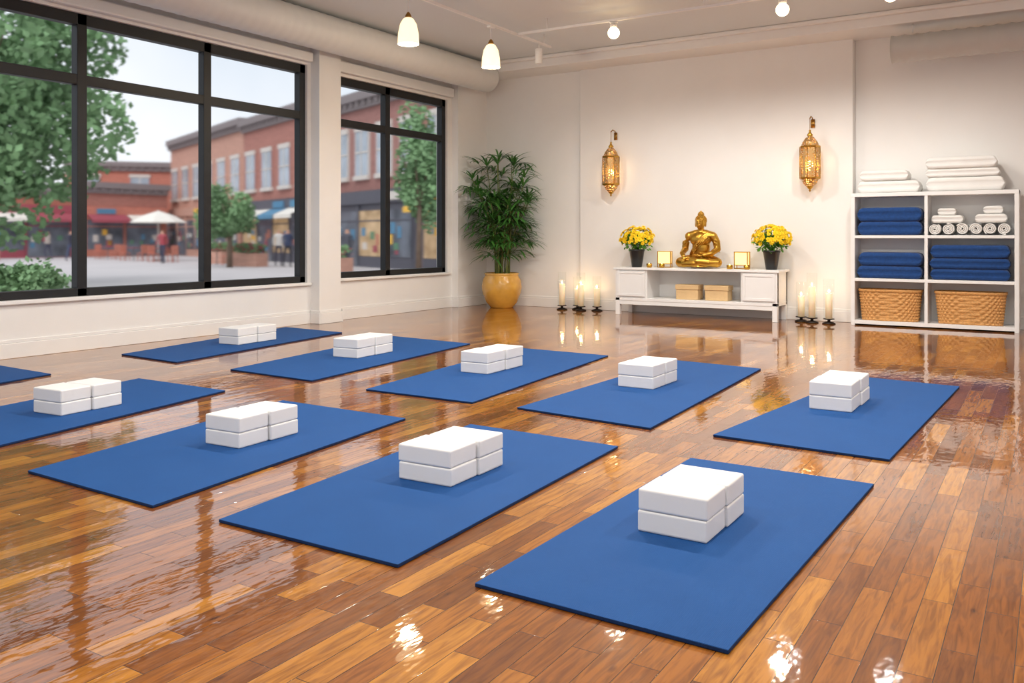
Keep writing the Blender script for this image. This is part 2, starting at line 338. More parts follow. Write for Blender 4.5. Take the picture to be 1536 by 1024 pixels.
# ------------------------------------------------------------ buddha
def buddha(loc):
    e=empty('buddha_statue',loc)
    b=B();G='gold'
    b.ell((0,.02,.12),(.19,.15,.12),G,24);b.ell((0,.03,.3),(.135,.1,.2),G,24);b.ell((0,.01,.42),(.165,.105,.12),G,24)
    b.tube([(-.17,.02,.475),(-.08,.02,.505),(0,.02,.515),(.08,.02,.505),(.17,.02,.475)],[.06,.06,.055,.06,.06],G,16)
    b.ell((-.18,.02,.465),(.068,.068,.068),G);b.ell((.18,.02,.465),(.068,.068,.068),G)
    b.tube([(0,.02,.5),(0,.012,.62)],[.055,.045],G,16)
    b.ell((0,-.0,.665),(.072,.082,.098),G,24);b.ell((0,-.022,.62),(.05,.056,.052),G,20)
    b.ell((0,.02,.70),(.08,.085,.082),G,24);b.ell((0,.02,.79),(.042,.042,.042),G,20);b.ell((0,.02,.835),(.014,.014,.018),G,12)
    for s in(-1,1):
        b.ell((s*.077,.01,.65),(.012,.02,.05),G,12)
        b.ell((s*.028,-.077,.69),(.019,.009,.0055),G,12);b.tube([(s*.012,-.082,.705),(s*.03,-.08,.713),(s*.05,-.066,.705)],.0035,G,6)
        b.tube([(s*.08,.02,.1),(s*.19,-.03,.095),(s*.29,-.08,.08)],[.1,.09,.072],G,18)
        b.ell((s*.285,-.08,.078),(.072,.078,.072),G)
        b.tube([(s*.29,-.09,.07),(s*.19,-.17,.06+(.02 if s>0 else 0)),(s*.02,-.2,.065+(.035 if s>0 else 0)),(-s*.1,-.18,.085+(.04 if s>0 else 0))],[.07,.06,.048,.036],G,16)
        fz=.1+(.045 if s>0 else .0)
        b.ell((-s*.15,-.165,fz),(.07,.032,.024),G,14)
        b.tube([(s*.19,.02,.47),(s*.235,.03,.38),(s*.25,.03,.28)],[.062,.056,.048],G,16)
    b.ell((.25,.03,.275),(.05,.05,.05),G);b.ell((-.25,.03,.275),(.05,.05,.05),G)
    b.tube([(.25,.03,.275),(.2,-.09,.21),(.08,-.15,.18)],[.048,.04,.03],G,14)
    b.ell((.03,-.155,.175),(.055,.032,.018),G,14)
    for i in range(4):b.tube([(.0,-.175+.013*i,.18),(-.045,-.178+.013*i,.182),(-.075,-.174+.012*i,.178)],[.009,.008,.006],G,8)
    b.tube([(.03,-.15,.19),(.0,-.165,.205)],[.01,.007],G,8)
    b.tube([(-.25,.03,.275),(-.25,-.09,.21),(-.2,-.16,.155)],[.048,.04,.03],G,14)
    b.ell((-.185,-.185,.145),(.034,.04,.022),G,14)
    for i in range(4):b.tube([(-.21+.016*i,-.205,.14),(-.21+.016*i,-.235,.115),(-.21+.016*i,-.245,.08)],[.009,.008,.006],G,8)
    b.ell((0,-.084,.672),(.009,.013,.024),G,10);b.ell((0,-.09,.658),(.013,.009,.008),G,10);b.ell((0,-.077,.632),(.022,.01,.0065),G,12)
    for k in range(5):
        o=.028*k
        b.tube([(.13+.01*k,-.02-.01*k,.53-.02*k),(.06+o*.5,-.085,.47-o*.6),(-.02+o*.4,-.107,.38-o*.8),(-.1+o*.3,-.09,.27-o*.6),(-.15,-.04,.2-o*.3)],.0085-.0008*k,G,8)
    for s in(-1,1):
        for k in range(4):
            b.tube([(s*(.12+.045*k),-.11+.0*k,.165-.012*k),(s*(.15+.045*k),-.175+.01*k,.12-.01*k),(s*(.14+.04*k),-.225+.025*k,.06)],.008,G,6)
            b.tube([(s*(.2+.012*k),-.01-.02*k,.43-.05*k),(s*(.24),-.035,.40-.045*k),(s*.295,.02,.36-.045*k)],.006,G,6)
    b.ell((0,-.03,.02),(.29,.19,.022),G,32)
    o=b.done('figure',e,fixn=False)
    r=o.modifiers.new('r','REMESH');r.mode='VOXEL';r.voxel_size=.006;r.use_smooth_shade=True
    sm=o.modifiers.new('s','SMOOTH');sm.factor=.5;sm.iterations=3
    b=B();n=150
    for i in range(n):
        z=1-(i+.5)/n*1.35;a=i*2.39996
        rr=math.sqrt(max(0,1-z*z));d=Vector((rr*math.cos(a),rr*math.sin(a),z))
        if d.y<-.35 and d.z<.42:continue
        if d.z<-.3:continue
        b.ell((d.x*.081,.02+d.y*.086,.70+d.z*.083),(.009,.009,.009),G,8)
    for i in range(40):
        z=1-(i+.5)/40*1.3;a=i*2.39996;rr=math.sqrt(max(0,1-z*z))
        b.ell((rr*math.cos(a)*.042,.02+rr*math.sin(a)*.042,.79+z*.042),(.008,.008,.008),G,8)
    b.done('hair_curls',e,fixn=False)
    return e
buddha((-4.47,12.44,.742))
# ------------------------------------------------------------ flowers
def flowers(loc):
    e=empty('potted_yellow_flowers',loc)
    b=B();b.lathe([(.075,0),(.08,.01),(.115,.24),(.122,.25),(.122,.275),(.11,.275),(.105,.25),(.001,.25)],(0,0,0),'bpot',28,caps=True);b.done('pot',e)
    b=B();random.seed(int(abs(loc[0])*100))
    for i in range(190):
        z=random.uniform(-.35,1);a=random.uniform(0,6.283);rr=math.sqrt(max(0,1-z*z));f=random.uniform(.78,1.0)
        d=Vector((rr*math.cos(a),rr*math.sin(a),z));p=Vector((0,0,.43))+Vector((d.x*.28,d.y*.2,d.z*.21))*f
        if p.y>.24:p.y=.24
        if i%3==0: b.tube([(0,0,.24),(p.x*.4,p.y*.4,.36),tuple(p)],.003,'leaf2',5)
        nrm=(d+Vector((0,-.25,.2))).normalized();u=nrm.orthogonal().normalized();v=nrm.cross(u)
        R=random.uniform(.028,.042);np_=6
        for lay,(RR,tilt) in enumerate(((R,.25),(R*.65,.7))):
            for k in range(np_):
                t=2*math.pi*(k+.5*lay)/np_;dr=u*math.cos(t)+v*math.sin(t);tg=nrm.cross(dr)
                tip=p+dr*RR+nrm*RR*tilt;w=tg*RR*.42;mid=p+dr*RR*.6+nrm*RR*tilt*.4
                b.quad([p,mid+w,tip,mid-w],'petal')
        b.ell(p+nrm*.006,(.007,.007,.007),'petal2',6)
    for i in range(320):
        z=random.uniform(-.75,.8);a=random.uniform(0,6.283);rr=math.sqrt(max(0,1-z*z));f=random.uniform(.3,1.0)
        d=Vector((rr*math.cos(a),rr*math.sin(a),z));p=Vector((0,0,.4))+Vector((d.x*.23,d.y*.18,d.z*.17))*f
        u=(d+Vector((random.uniform(-.6,.6),random.uniform(-.6,.6),random.uniform(-.6,.6)))).normalized();v=u.orthogonal().normalized()
        l=random.uniform(.05,.075);b.quad([p,p+u*l*.5+v*l*.22,p+u*l,p+u*l*.5-v*l*.22],'leaf2')
    b.done('blooms',e,fixn=False)
flowers((-5.49,12.42,.731));flowers((-3.41,12.42,.731))
def sqlantern(loc,ang):
    e=empty('candle_lantern',loc);e.rotation_euler=(0,0,math.radians(ang))
    b=B()
    for sx in(-1,1):
        for sy in(-1,1):b.box(sx*.1-.006,sx*.1+.006,sy*.045-.006,sy*.045+.006,0,.25,'gold')
    for z in(.0,.05,.24):
        b.box(-.106,.106,-.051,-.039,z,z+.01,'gold');b.box(-.106,.106,.039,.051,z,z+.01,'gold')
    b.box(-.106,.106,-.051,.051,0,.01,'gold');b.done('frame',e,bevel=.002)
    b=B();b.box(-.093,.093,-.044,.044,.06,.24,'lampglow');b.done('shade',e,bevel=.004)
sqlantern((-5.06,12.5,.731),6);sqlantern((-3.86,12.5,.731),-6)
def tealight(loc):
    e=empty('votive_candle',loc);b=B()
    b.lathe([(.03,0),(.042,.01),(.045,.06),(.042,.06),(.038,.03),(.001,.03)],(0,0,0),'gold',20);b.ell((0,0,.05),(.008,.008,.02),'flame',10);b.done('cup',e)
for p in((-5.22,12.27,.731),(-5.02,12.28,.731),(-3.98,12.3,.731),(-3.72,12.27,.731)):tealight(p)
# ------------------------------------------------------------ wall lanterns
def sconce(loc):
    e=empty('wall_lantern',loc)
    b=B()
    b.lathe([(.05,-.36),(.09,-.32),(.125,-.25),(.14,-.235),(.14,.2),(.125,.22),(.105,.27),(.06,.33),(.03,.36)],(0,0,0),'pierced',8,smooth=False,caps=False);b.done('pierced_body',e,fixn=True)
    b=B()
    for z in(-.24,.2):b.lathe([(.142,z-.012),(.148,z),(.142,z+.012),(.136,z)],(0,0,0),'gold',8,smooth=False,caps=False)
    for i in range(8):
        a=2*math.pi*i/8;x,y=.141*math.cos(a),.141*math.sin(a);b.tube([(x,y,-.24),(x,y,.2)],.005,'gold',6)
    b.lathe([(.001,-.44),(.012,-.42),(.02,-.41),(.01,-.40),(.03,-.385),(.052,-.355)],(0,0,0),'gold',16,caps=False)
    b.lathe([(.034,.35),(.042,.37),(.02,.40),(.012,.42),(.018,.43),(.004,.445),(.001,.45)],(0,0,0),'gold',16,caps=False)
    b.tube([(0,0,.44),(0,0,.62)],.004,'brass',6)
    b.tube([(0,0,.60),(0,.06,.64),(0,.15,.63),(0,.185,.58)],.008,'brass',8);b.lathe([(.03,-.06),(.03,.06)],(0,.0,0),'brass',12,T=Matrix.Translation((0,.175,.55))@Matrix.Diagonal((1,.3,1,1)))
    b.done('brackets',e)
    b=B();b.ell((0,0,-.06),(.045,.045,.07),'flame',16);b.done('bulb',e)
    light('glow','POINT',(0,-.03,-.06),10,(1,.74,.44),.06,e)
sconce((-6.02,12.6,2.28));sconce((-2.92,12.6,2.27))
# ------------------------------------------------------------ floor candles
def hurricane(x,y,h,flame=True):
    e=empty('hurricane_candle',(x,y,0));b=B()
    b.lathe([(.085,.0),(.09,.012),(.05,.03),(.02,.035),(.02,.055),(.075,.065),(.075,.075),(.001,.075)],(0,0,0),'dark',24);b.done('stand',e)
    b=B();b.lathe([(.001,.075),(.046,.075),(.047,h),(.04,h+.004),(.03,h-.006),(.001,h-.01)],(0,0,0),'wax',20,caps=False)
    b.tube([(0,0,h-.01),(0,0,h+.02)],.002,'dark',5);b.done('pillar',e)
    if flame:
        b=B();b.lathe([(.001,h+.008),(.012,h+.022),(.01,h+.038),(.001,h+.065)],(0,0,0),'flame',10,caps=False);b.done('flame',e)
        light('candle_light','POINT',(0,0,h+.03),1.4,(1,.64,.33),.02,e)
    b=B();b.lathe([(.068,.078),(.068,h+.2)],(0,0,0),'glass',32,caps=False);b.done('glass_chimney',e)
for a in((-6.86,12.5,.42),(-6.66,12.66,.34),(-6.5,12.48,.42),(-6.26,12.58,.36),(-3.02,12.52,.36),(-2.85,12.42,.5),(-2.62,12.4,.42)):hurricane(*a)
# ------------------------------------------------------------ potted bamboo palm
def palm(loc):
    random.seed(11)
    e=empty('potted_bamboo_palm',loc);b=B()
    b.lathe([(.19,0),(.2,.015),(.27,.1),(.33,.25),(.345,.36),(.325,.47),(.29,.53),(.285,.555),(.305,.585),(.29,.59),(.265,.56),(.26,.52),(.001,.52)],(0,0,0),'ochre',48);b.lathe([(.258,.5),(.25,.53),(.001,.54)],(0,0,0),'soil',24,caps=False);b.done('pot',e)
    b=B();L=B()
    def leaf(p,d,l,w):
        d=d.normalized();side=d.cross(Vector((0,0,1)))
        if side.length<.1:side=Vector((1,0,0))
        side.normalize();n=5;prev=None;q=p.copy();dd=d.copy();k=L.mi('leaf')
        lim=lambda v:Vector((max(v.x,-.6),min(v.y,.44),v.z))
        for i in range(n+1):
            t=i/n;ww=w*math.sin(math.pi*min(1,.12+t*.88))**.8*(1 if t<1 else 0)+.0006
            up=side.cross(dd).normalized()*ww*.25
            cur=[L.bm.verts.new(lim(q-side*ww+up)),L.bm.verts.new(lim(q)),L.bm.verts.new(lim(q+side*ww+up))]
            if prev:
                for a in range(2):
                    f=L.bm.faces.new([prev[a],prev[a+1],cur[a+1],cur[a]]);f.material_index=k;f.smooth=True
            prev=cur;dd=(dd+Vector((0,0,-.2))).normalized();q=q+dd*l/n
    for s in range(18):
        a=s*2.4+random.uniform(-.3,.3);r0=random.uniform(.03,.17);h=random.uniform(1.1,1.85);lean=random.uniform(.25,.6)
        if s<5:h=random.uniform(1.9,2.15);lean=random.uniform(.05,.2)
        base=Vector((r0*math.cos(a),r0*math.sin(a),.5));pts=[]
        for i in range(9):
            t=i/8;pts.append(base+Vector((math.cos(a)*lean*t*t,math.sin(a)*lean*t*t*.6,h*t*.93)))
        b.tube(pts,[.015-.009*i/8 for i in range(9)],'stem',7)
        t=.2 if s%2 else .34
        while t<1.0:
            i=t*8;k=min(7,int(i));p=pts[k].lerp(pts[k+1],i-k)
            aa=random.uniform(0,6.28);el=random.uniform(.2,.9)
            pd=Vector((math.cos(aa)*math.cos(el),math.sin(aa)*math.cos(el),math.sin(el)))
            pl=random.uniform(.14,.32);tip=p+pd*pl;tip.y=min(tip.y,.4);tip.x=max(tip.x,-.55)
            b.tube([p,p+pd*pl*.5+Vector((0,0,.01)),tip],.003,'stem',4)
            nl=random.randint(5,8)
            for j in range(nl):
                sp=(j-(nl-1)/2)*.36
                sd=pd.cross(Vector((0,0,1))).normalized() if abs(pd.z)<.98 else Vector((1,0,0))
                dd=pd*math.cos(sp)+sd*math.sin(sp)+Vector((0,0,random.uniform(-.15,.2)))
                leaf(tip,dd,random.uniform(.3,.44),random.uniform(.014,.022))
            t+=random.uniform(.065,.1)
        for j in range(7):
            aa=j*.9+s;leaf(pts[-1],Vector((math.cos(aa)*.6,math.sin(aa)*.6,.9)),random.uniform(.28,.42),.017)
    b.done('canes',e,fixn=False);L.done('leaves',e,fixn=False)
palm((-7.95,12.36,0))
# ------------------------------------------------------------ shelf
sx0,sx1,sy0,sy1,sh=-2.34,-.36,12.44,12.88,1.79
e=empty('cube_shelf',((sx0+sx1)/2,(sy0+sy1)/2,0));w=(sx1-sx0)/2;d=(sy1-sy0)/2
b=B();T=.05
b.box(-w,-w+T,-d,d,0,sh,'white');b.box(w-T,w,-d,d,0,sh,'white');b.box(-w,w,-d-.003,d,sh-T,sh,'white');b.box(-w+T,w-T,-d,d,.02,.07,'white')
xm=.93-w
b.box(xm-.02,xm+.02,-d+.002,d,.07,sh-T,'white')
for z in(.62,1.2):b.box(-w+T,w-T,-d+.001,d,z-.02,z+.02,'white')
b.box(-w,w,d-.012,d,0,sh,'white');b.done('carcass',e,bevel=.003)
def folded(name,x0,x1,y0,y1,z0,hs,m,seed=0,jit=.01,fl=None):
    random.seed(seed);b=B();z=z0;k=b.mi(m);cx,cy=(x0+x1)/2,(y0+y1)/2
    for h in hs:
        a,c=(x1-x0)/2+random.uniform(-jit,0),(y1-y0)/2+random.uniform(-jit,0);ox=random.uniform(-jit,jit)*.5
        nx,nprof=40,48;rings=[]
        for i in range(nx+1):
            t=i/nx;x=-a+2*a*t;u=min(1,min(t,1-t)*2*a/(h*.45));sc=(1-(1-u)**2.4)**.5*.75+.25 if u<1 else 1
            ring=[]
            for j in range(nprof):
                an=2*math.pi*j/nprof;cs,sn=math.cos(an),math.sin(an)
                yy=c*math.copysign(abs(cs)**.22,cs);pz=h*.5*math.copysign(abs(sn)**.5,sn)*sc
                crease=.0
                if abs(sn)<.14: crease=.028*(1-abs(sn)/.14)
                n=noise.noise(Vector((x*6+seed,yy*6+z*9,pz*8)))
                yy=yy*(1-.02*(1-sc))-math.copysign(crease,yy)+n*.01
                pz=pz*(1+n*.06)
                ring.append(b.bm.verts.new((cx+x+ox,cy+yy,max(z0,z+h*.5+pz*1.02))))
            rings.append(ring)
        for r1,r2 in zip(rings,rings[1:]):
            for j in range(nprof):
                fc=b.bm.faces.new([r1[j],r1[(j+1)%nprof],r2[(j+1)%nprof],r2[j]]);fc.smooth=True;fc.material_index=k
        b.bm.faces.new(rings[0][::-1]).material_index=k;b.bm.faces.new(rings[-1]).material_index=k
        z+=h
    return b.done(name)
folded('folded_blanket_stack',-2.27,-1.46,12.46,12.82,1.223,[.18,.19],'navy',1)
folded('folded_blanket_stack',-2.26,-1.46,12.46,12.82,.643,[.165,.18],'navy',2)
folded('folded_blanket_stack',-1.37,-.45,12.46,12.82,.643,[.14,.14,.17],'navy',3)
folded('folded_towel_stack',-2.28,-1.48,12.5,12.86,1.793,[.16],'towel',4,.02)
folded('folded_towel_stack',-2.26,-1.62,12.5,12.84,1.956,[.14],'towel',14,.02)
folded('folded_towel_stack',-1.43,-.52,12.5,12.86,1.793,[.18],'towel',5,.02)
folded('folded_towel_stack',-1.43,-.58,12.5,12.84,1.976,[.11,.15],'towel',15,.02)
b=B();random.seed(5)
def roll(cx,cz,r,y0,y1):
    k=b.mi('towel');turns=3.2;n=90;prev=None;inner=.2
    for i in range(n+1):
        t=i/n;a=t*turns*2*math.pi+cx*5;rr=r*(inner+(1-inner)*t)
        p=(cx+rr*math.cos(a),cz+rr*math.sin(a));q=(cx+(rr-r*.2)*math.cos(a),cz+(rr-r*.2)*math.sin(a))
        vs=[b.bm.verts.new((p[0],y0+.004,p[1])),b.bm.verts.new((p[0],y1,p[1])),b.bm.verts.new((q[0],y1,q[1])),b.bm.verts.new((q[0],y0+.004,q[1])),b.bm.verts.new(((p[0]+q[0])/2,y0-.006,(p[1]+q[1])/2))]
        if prev:
            for (u,v) in((0,1),(1,2),(2,3),(3,4),(4,0)):
                f=b.bm.faces.new([prev[u],prev[v],vs[v],vs[u]]);f.material_index=k;f.smooth=True
        prev=vs
for i in range(6):roll(-1.315+i*.159,1.222+.078,.078,12.48,12.82)
b.done('rolled_towels',fixn=True)
folded('folded_towel_stack',-1.36,-.98,12.5,12.8,1.38,[.1],'towel',6,.03)
folded('folded_towel_stack',-.86,-.46,12.5,12.8,1.38,[.11],'towel',8,.03)
folded('folded_towel_stack',-1.30,-1.06,12.52,12.78,1.482,[.09],'towel',7,.02)
folded('folded_towel_stack',-.76,-.52,12.52,12.78,1.492,[.1],'towel',9,.02)
def basket(x0,x1,y0,y1,z0,h):
    b=B();k=b.mi('wicker');a=(x1-x0)/2;c=(y1-y0)/2;rows=44;seg=240;rings=[];cx,cy=(x0+x1)/2,(y0+y1)/2
    for i in range(rows+1):
        t=i/rows;tap=.88+.1*t;ring=[]
        for j in range(seg):
            an=2*math.pi*j/seg;cs,sn=math.cos(an),math.sin(an);p=.5
            X=a*math.copysign(abs(cs)**p,cs);Y=c*math.copysign(abs(sn)**p,sn)
            row=i//4;amp=.007*math.sin(30*an+math.pi*(row%2))+(.004 if i%4 in(1,2) else 0)
            if t>.93:amp=.014+.002*math.sin(60*an)
            ring.append(b.bm.verts.new((X*(tap+amp/a*1.2),Y*(tap+amp/c),h*t)))
        rings.append(ring)
    for t,s in((1.0,.93),(.75,.9),(.72,.01)):
        rings.append([b.bm.verts.new((a*s*math.copysign(abs(math.cos(2*math.pi*j/seg))**.5,math.cos(2*math.pi*j/seg)),c*s*math.copysign(abs(math.sin(2*math.pi*j/seg))**.5,math.sin(2*math.pi*j/seg)),h*t)) for j in range(seg)])
    for r1,r2 in zip(rings,rings[1:]):
        for j in range(seg):
            f=b.bm.faces.new([r1[j],r1[(j+1)%seg],r2[(j+1)%seg],r2[j]]);f.smooth=True;f.material_index=k
    b.bm.faces.new(rings[0][::-1])
    b.done('wicker_basket',loc=(cx,cy,z0))
basket(-2.26,-1.48,12.46,12.82,.071,.42);basket(-1.32,-.50,12.46,12.82,.071,.42)
# ------------------------------------------------------------ track lighting
b=B();b.box(-6.295,-6.265,-2,11.1,3.98,4.01,'trim')
for y in(-1,2,5,8,10.9):b.tube([(-6.28,y,4.01),(-6.28,y,H-.002)],.008,'trim',6)
b.done('light_track')
def xtrack(y):
    b=B();b.box(-6.25,2.2,y-.015,y+.015,3.98,4.01,'trim')
    for x in(-5.8,-3.6,-1.4,.8,2.0):b.tube([(x,y,4.01),(x,y,H-.002)],.008,'trim',6)
    b.done('light_track')
for y in(10.15,5.6,1.6):xtrack(y)  # the two nearer tracks are unseen, added to carry fill lamps
def pendant(x,y,z):
    e=empty('pendant_lamp',(x,y,z));b=B()
    b.lathe([(.12,-.17),(.123,-.165),(.118,-.05),(.095,.06),(.06,.12),(.035,.135),(.03,.13),(.055,.11),(.088,.05),(.11,-.06),(.114,-.165)],(0,0,0),'shade',28,caps=False);b.done('shade',e)
    b=B();b.lathe([(.036,.125),(.036,.16),(.018,.19),(.01,.2)],(0,0,0),'brass',16);b.tube([(0,0,.19),(0,0,3.978-z)],.006,'trim',6);b.box(-.03,.03,-.05,.05,3.95-z,3.978-z,'trim');b.done('stem',e)
    b=B();b.ell((0,0,-.03),(.04,.04,.055),'bulb',14);b.done('bulb',e)
    light('lamp_light','POINT',(0,0,-.2),38,(1,.84,.62),.07,e)
pendant(-6.28,7.78,3.58);pendant(-6.28,9.5,3.6)
def ball(x,y,z=3.83,P=190):
    e=empty('track_globe_lamp',(x,y,z));b=B();b.ell((0,0,0),(.075,.075,.075),'bulb',24);b.done('globe',e)
    b=B();b.lathe([(.035,.06),(.045,.07),(.045,.11),(.02,.12)],(0,0,0),'trim',16);b.tube([(0,0,.12),(0,0,3.978-z)],.008,'trim',6);b.box(-.05,.05,-.02,.02,.125,.14,'trim');b.done('holder',e)
    light('lamp_light','SPOT',(0,0,-.09),P,(1,.955,.885),.07,e,spot_size=math.radians(172),spot_blend=.5)
for x in(-4.81,-2.66,-1.5):ball(x,10.15,P=185)
for y,p in((5.6,230),(1.6,150)):  # unseen globes added as fill to brighten the room
    for x in(-5.2,-3.2,-1.2,.9):ball(x,y,P=p)
def spotcyl(x,y,z):
    e=empty('track_spotlight',(x,y,z));b=B();b.lathe([(.05,-.11),(.052,-.1),(.052,.1),(.045,.11)],(0,0,0),'trim',20);b.tube([(0,0,.1),(0,0,3.978-z)],.01,'trim',6);b.done('can',e)
spotcyl(-6.28,10.75,3.8)
# ------------------------------------------------------------ outside
b=B();b.box(-160,-8.97,-60,140,-.5,-.15,'asphalt');b.done('street_ground')
b=B();b.box(-12.5,-8.97,-60,20,-.149,-.05,'paving');b.done('sidewalk')
def building(name,p0,p1,hgt,brick,nwin,shop,awn,floors=2,depth=8,arched=False,corn='cornice',lit=False,seed=0):
    rnd=random.Random(seed+len(brick)+int(abs(p0[0])*7))
    p0=Vector(p0);p1=Vector(p1);L=(p1-p0).length;ang=math.atan2(p1[1]-p0[1],p1[0]-p0[0])
    e=empty(name,(p0[0],p0[1],-.15));e.rotation_euler=(0,0,ang)
    b=B();b.box(0,L,0,depth,0,hgt,brick);b.box(-.1,L+.1,-.35,.2,hgt-.25,hgt+.15,corn);b.box(0,L,-.18,.2,hgt-.6,hgt-.25,corn)
    n=int(L/.6)
    for i in range(n):b.box((i+.3)*L/n,(i+.55)*L/n,-.3,0,hgt-.5,hgt-.25,corn)
    sz=3.4;wh=min(2.0,hgt-.8-sz-.7-.3)
    for fl in range(1,floors):
        z0=sz+.7+(fl-1)*3.0
        for i in range(nwin):
            cx=(i+.5)*L/nwin;ww=min(1.4,L/nwin*.55)/2
            b.box(cx-ww-.12,cx+ww+.12,-.06,0,z0-.15,z0+wh+.25,'stone' if arched else brick)
            b.box(cx-ww,cx+ww,-.09,0,z0,z0+wh,'pane');b.box(cx-ww-.15,cx+ww+.15,-.16,0,z0-.2,z0,'stone');b.box(cx-ww-.1,cx+ww+.1,-.13,0,z0+wh,z0+wh+.25,'stone')
            b.box(cx-.04,cx+.04,-.12,0,z0,z0+wh,'stone');b.box(cx-ww,cx+ww,-.12,0,z0+wh*.5,z0+wh*.5+.07,'stone')
    b.box(.2,L-.2,-.15,0,0,sz,shop);b.box(.1,L-.1,-.3,0,sz-.6,sz-.05,shop)
    k=max(2,int(L/2.2))
    for i in range(k):
        a=.4+(L-.8)*i/k;c=.4+(L-.8)*(i+1)/k-.2
        door=(i%3==1)
        b.box(a,c,-.18,0,.05 if door else .5,2.5,'glowwin' if (lit and i%2==0) else 'dglass')
        b.box(a,c,-.2,0,2.02,2.08,shop)
        for q in range(5):
            u=rnd.uniform(a+.1,c-.5);z=rnd.uniform(.55,1.5);s=rnd.uniform(.15,.4)
            b.box(u,u+s,-.21,-.17,z,z+rnd.uniform(.2,.5),rnd.choice(['cream','yellow','maroon','teal','stone','shopgreen','brickD']))
        if rnd.random()<.6:
            u=(a+c)/2;w2=rnd.uniform(.5,.85);b.box(u-w2,u+w2,-.36,-.29,sz-.5,sz-.15,rnd.choice(['cream','yellow','stone','maroon','teal']))
        b.tube([(c+.1,-.1,0),(c+.1,-.25,sz)],.06,shop,6)
    if awn:
        for i in range(0,k,1):
            a=.35+(L-.7)*i/k;c=.35+(L-.7)*(i+1)/k-.1;kk=b.mi(awn if i%2==0 else ('cream' if awn!='cream' else 'maroon'))
            vs=[(a,-.2,2.9),(c,-.2,2.9),(c,-1.1,2.5),(a,-1.1,2.5),(a,-1.1,2.3),(c,-1.1,2.3)]
            V=[b.bm.verts.new(v) for v in vs];f=b.bm.faces.new(V[:4]);f.material_index=kk;f=b.bm.faces.new([V[3],V[2],V[5],V[4]]);f.material_index=kk
    b.done('facade',e,fixn=True)
def P(t):return (-14-.93*t,24.5+.37*t)
building('brick_building',P(8),P(-2),7.2,'brickA',4,'shopdark','yellow',lit=True)
building('brick_building',P(18.5),P(8.05),7.7,'brickC',5,'shopdark',None,arched=True,lit=True)
building('brick_building',P(29),P(18.55),8.1,'brickA',4,'shopdark','teal',lit=True)
building('brick_building',P(45),P(29.05),8.3,'brickB',6,'brickB',None)
building('shop_building',(-55,33.5),(-54,39.5),4.9,'brickA',3,'brickD','maroon',floors=1)
building('shop_building',(-55.8,27),(-55,33.4),4.5,'brickD',3,'maroon','cream',floors=1)
building('brick_building',(-57,14),(-55.9,26.8),5.4,'brickD',5,'shopdark','teal',floors=1,lit=True)
building('shop_building',(-66,39),(-58.5,47),7.2,'brickD',3,'brickD',None,floors=2)
def tree(name,loc,zc,r,n,trunk=True,sz=.16,seed=1):
    random.seed(seed);e=empty(name,loc);b=B()
    if trunk:
        b.tube([(0,0,-.15),(.03,0,zc*.5),(0,.05,zc)],[.05*r[0]+.05,.04*r[0]+.04,.03],'bark',8)
        for i in range(5):
            a=i*1.3;b.tube([(0,0,zc*.6),(math.cos(a)*r[0]*.5,math.sin(a)*r[1]*.5,zc+r[2]*.2)],[.04,.02],'bark',6)
    cl=[]
    for i in range(30):
        d=Vector((random.gauss(0,1),random.gauss(0,1),random.gauss(0,1))).normalized()*random.uniform(.25,.8);cl.append((d,random.uniform(.25,.42)))
    for i in range(n):
        c,cr=random.choice(cl);d=Vector((random.gauss(0,1),random.gauss(0,1),random.gauss(0,1))).normalized()*cr*random.uniform(.6,1)
        p=c+d;p=Vector((p.x*r[0],p.y*r[1],p.z*r[2]+zc))
        u=Vector((random.gauss(0,1),random.gauss(0,1),random.gauss(0,1))).normalized();v=u.orthogonal().normalized()
        s=sz*random.uniform(.6,1.2);b.quad([p-u*s,p-v*s*.6,p+u*s,p+v*s*.6],'foliage')
    b.done('canopy',e,fixn=False)
tree('street_tree',(-23.5,11.2,0),5.3,(3.9,4.5,4.2),18000,seed=2,sz=.13)
tree('street_tree',(-30.7,25.6,0),2.3,(1.6,1.6,1.6),4500,seed=3,sz=.1)
tree('street_tree',(-16.4,20.8,0),3.3,(1.0,1.0,2.3),4500,seed=4,sz=.09)
tree('shrub',(-14.8,7.9,-.15),.55,(.9,.9,.55),3000,trunk=False,seed=5,sz=.06)
def umbrella(loc):
    e=empty('patio_umbrella',loc);b=B();b.lathe([(1.5,2.15),(1.45,2.2),(.8,2.55),(.03,2.8)],(0,0,0),'cream',8,smooth=False,caps=False);b.tube([(0,0,0),(0,0,2.85)],.04,'stone',8);b.lathe([(.3,0),(.3,.08),(.05,.12)],(0,0,0),'cornice',12);b.done('canopy',e)
umbrella((-42.5,30.5,-.15))
def planter(x,y,s):
    random.seed(s);e=empty('street_planter',(x,y,-.15));b=B();b.box(-.8,.8,-.35,.35,0,.6,'brickB')
    for i in range(300):
        p=Vector((random.uniform(-.75,.75),random.uniform(-.35,.35),.6+random.uniform(0,.4)));u=Vector((random.gauss(0,1),random.gauss(0,1),1)).normalized();v=u.orthogonal()
        b.quad([p-v*.05,p+u*.1-v*.05,p+u*.1+v*.05,p+v*.05],random.choice(['foliage','foliage','foliage','maroon']))
    b.done('box',e,fixn=False)
for i,(x,y) in enumerate(((-31,27),(-36,29.2),(-50,25),(-22,22.8))):planter(x,y,i)
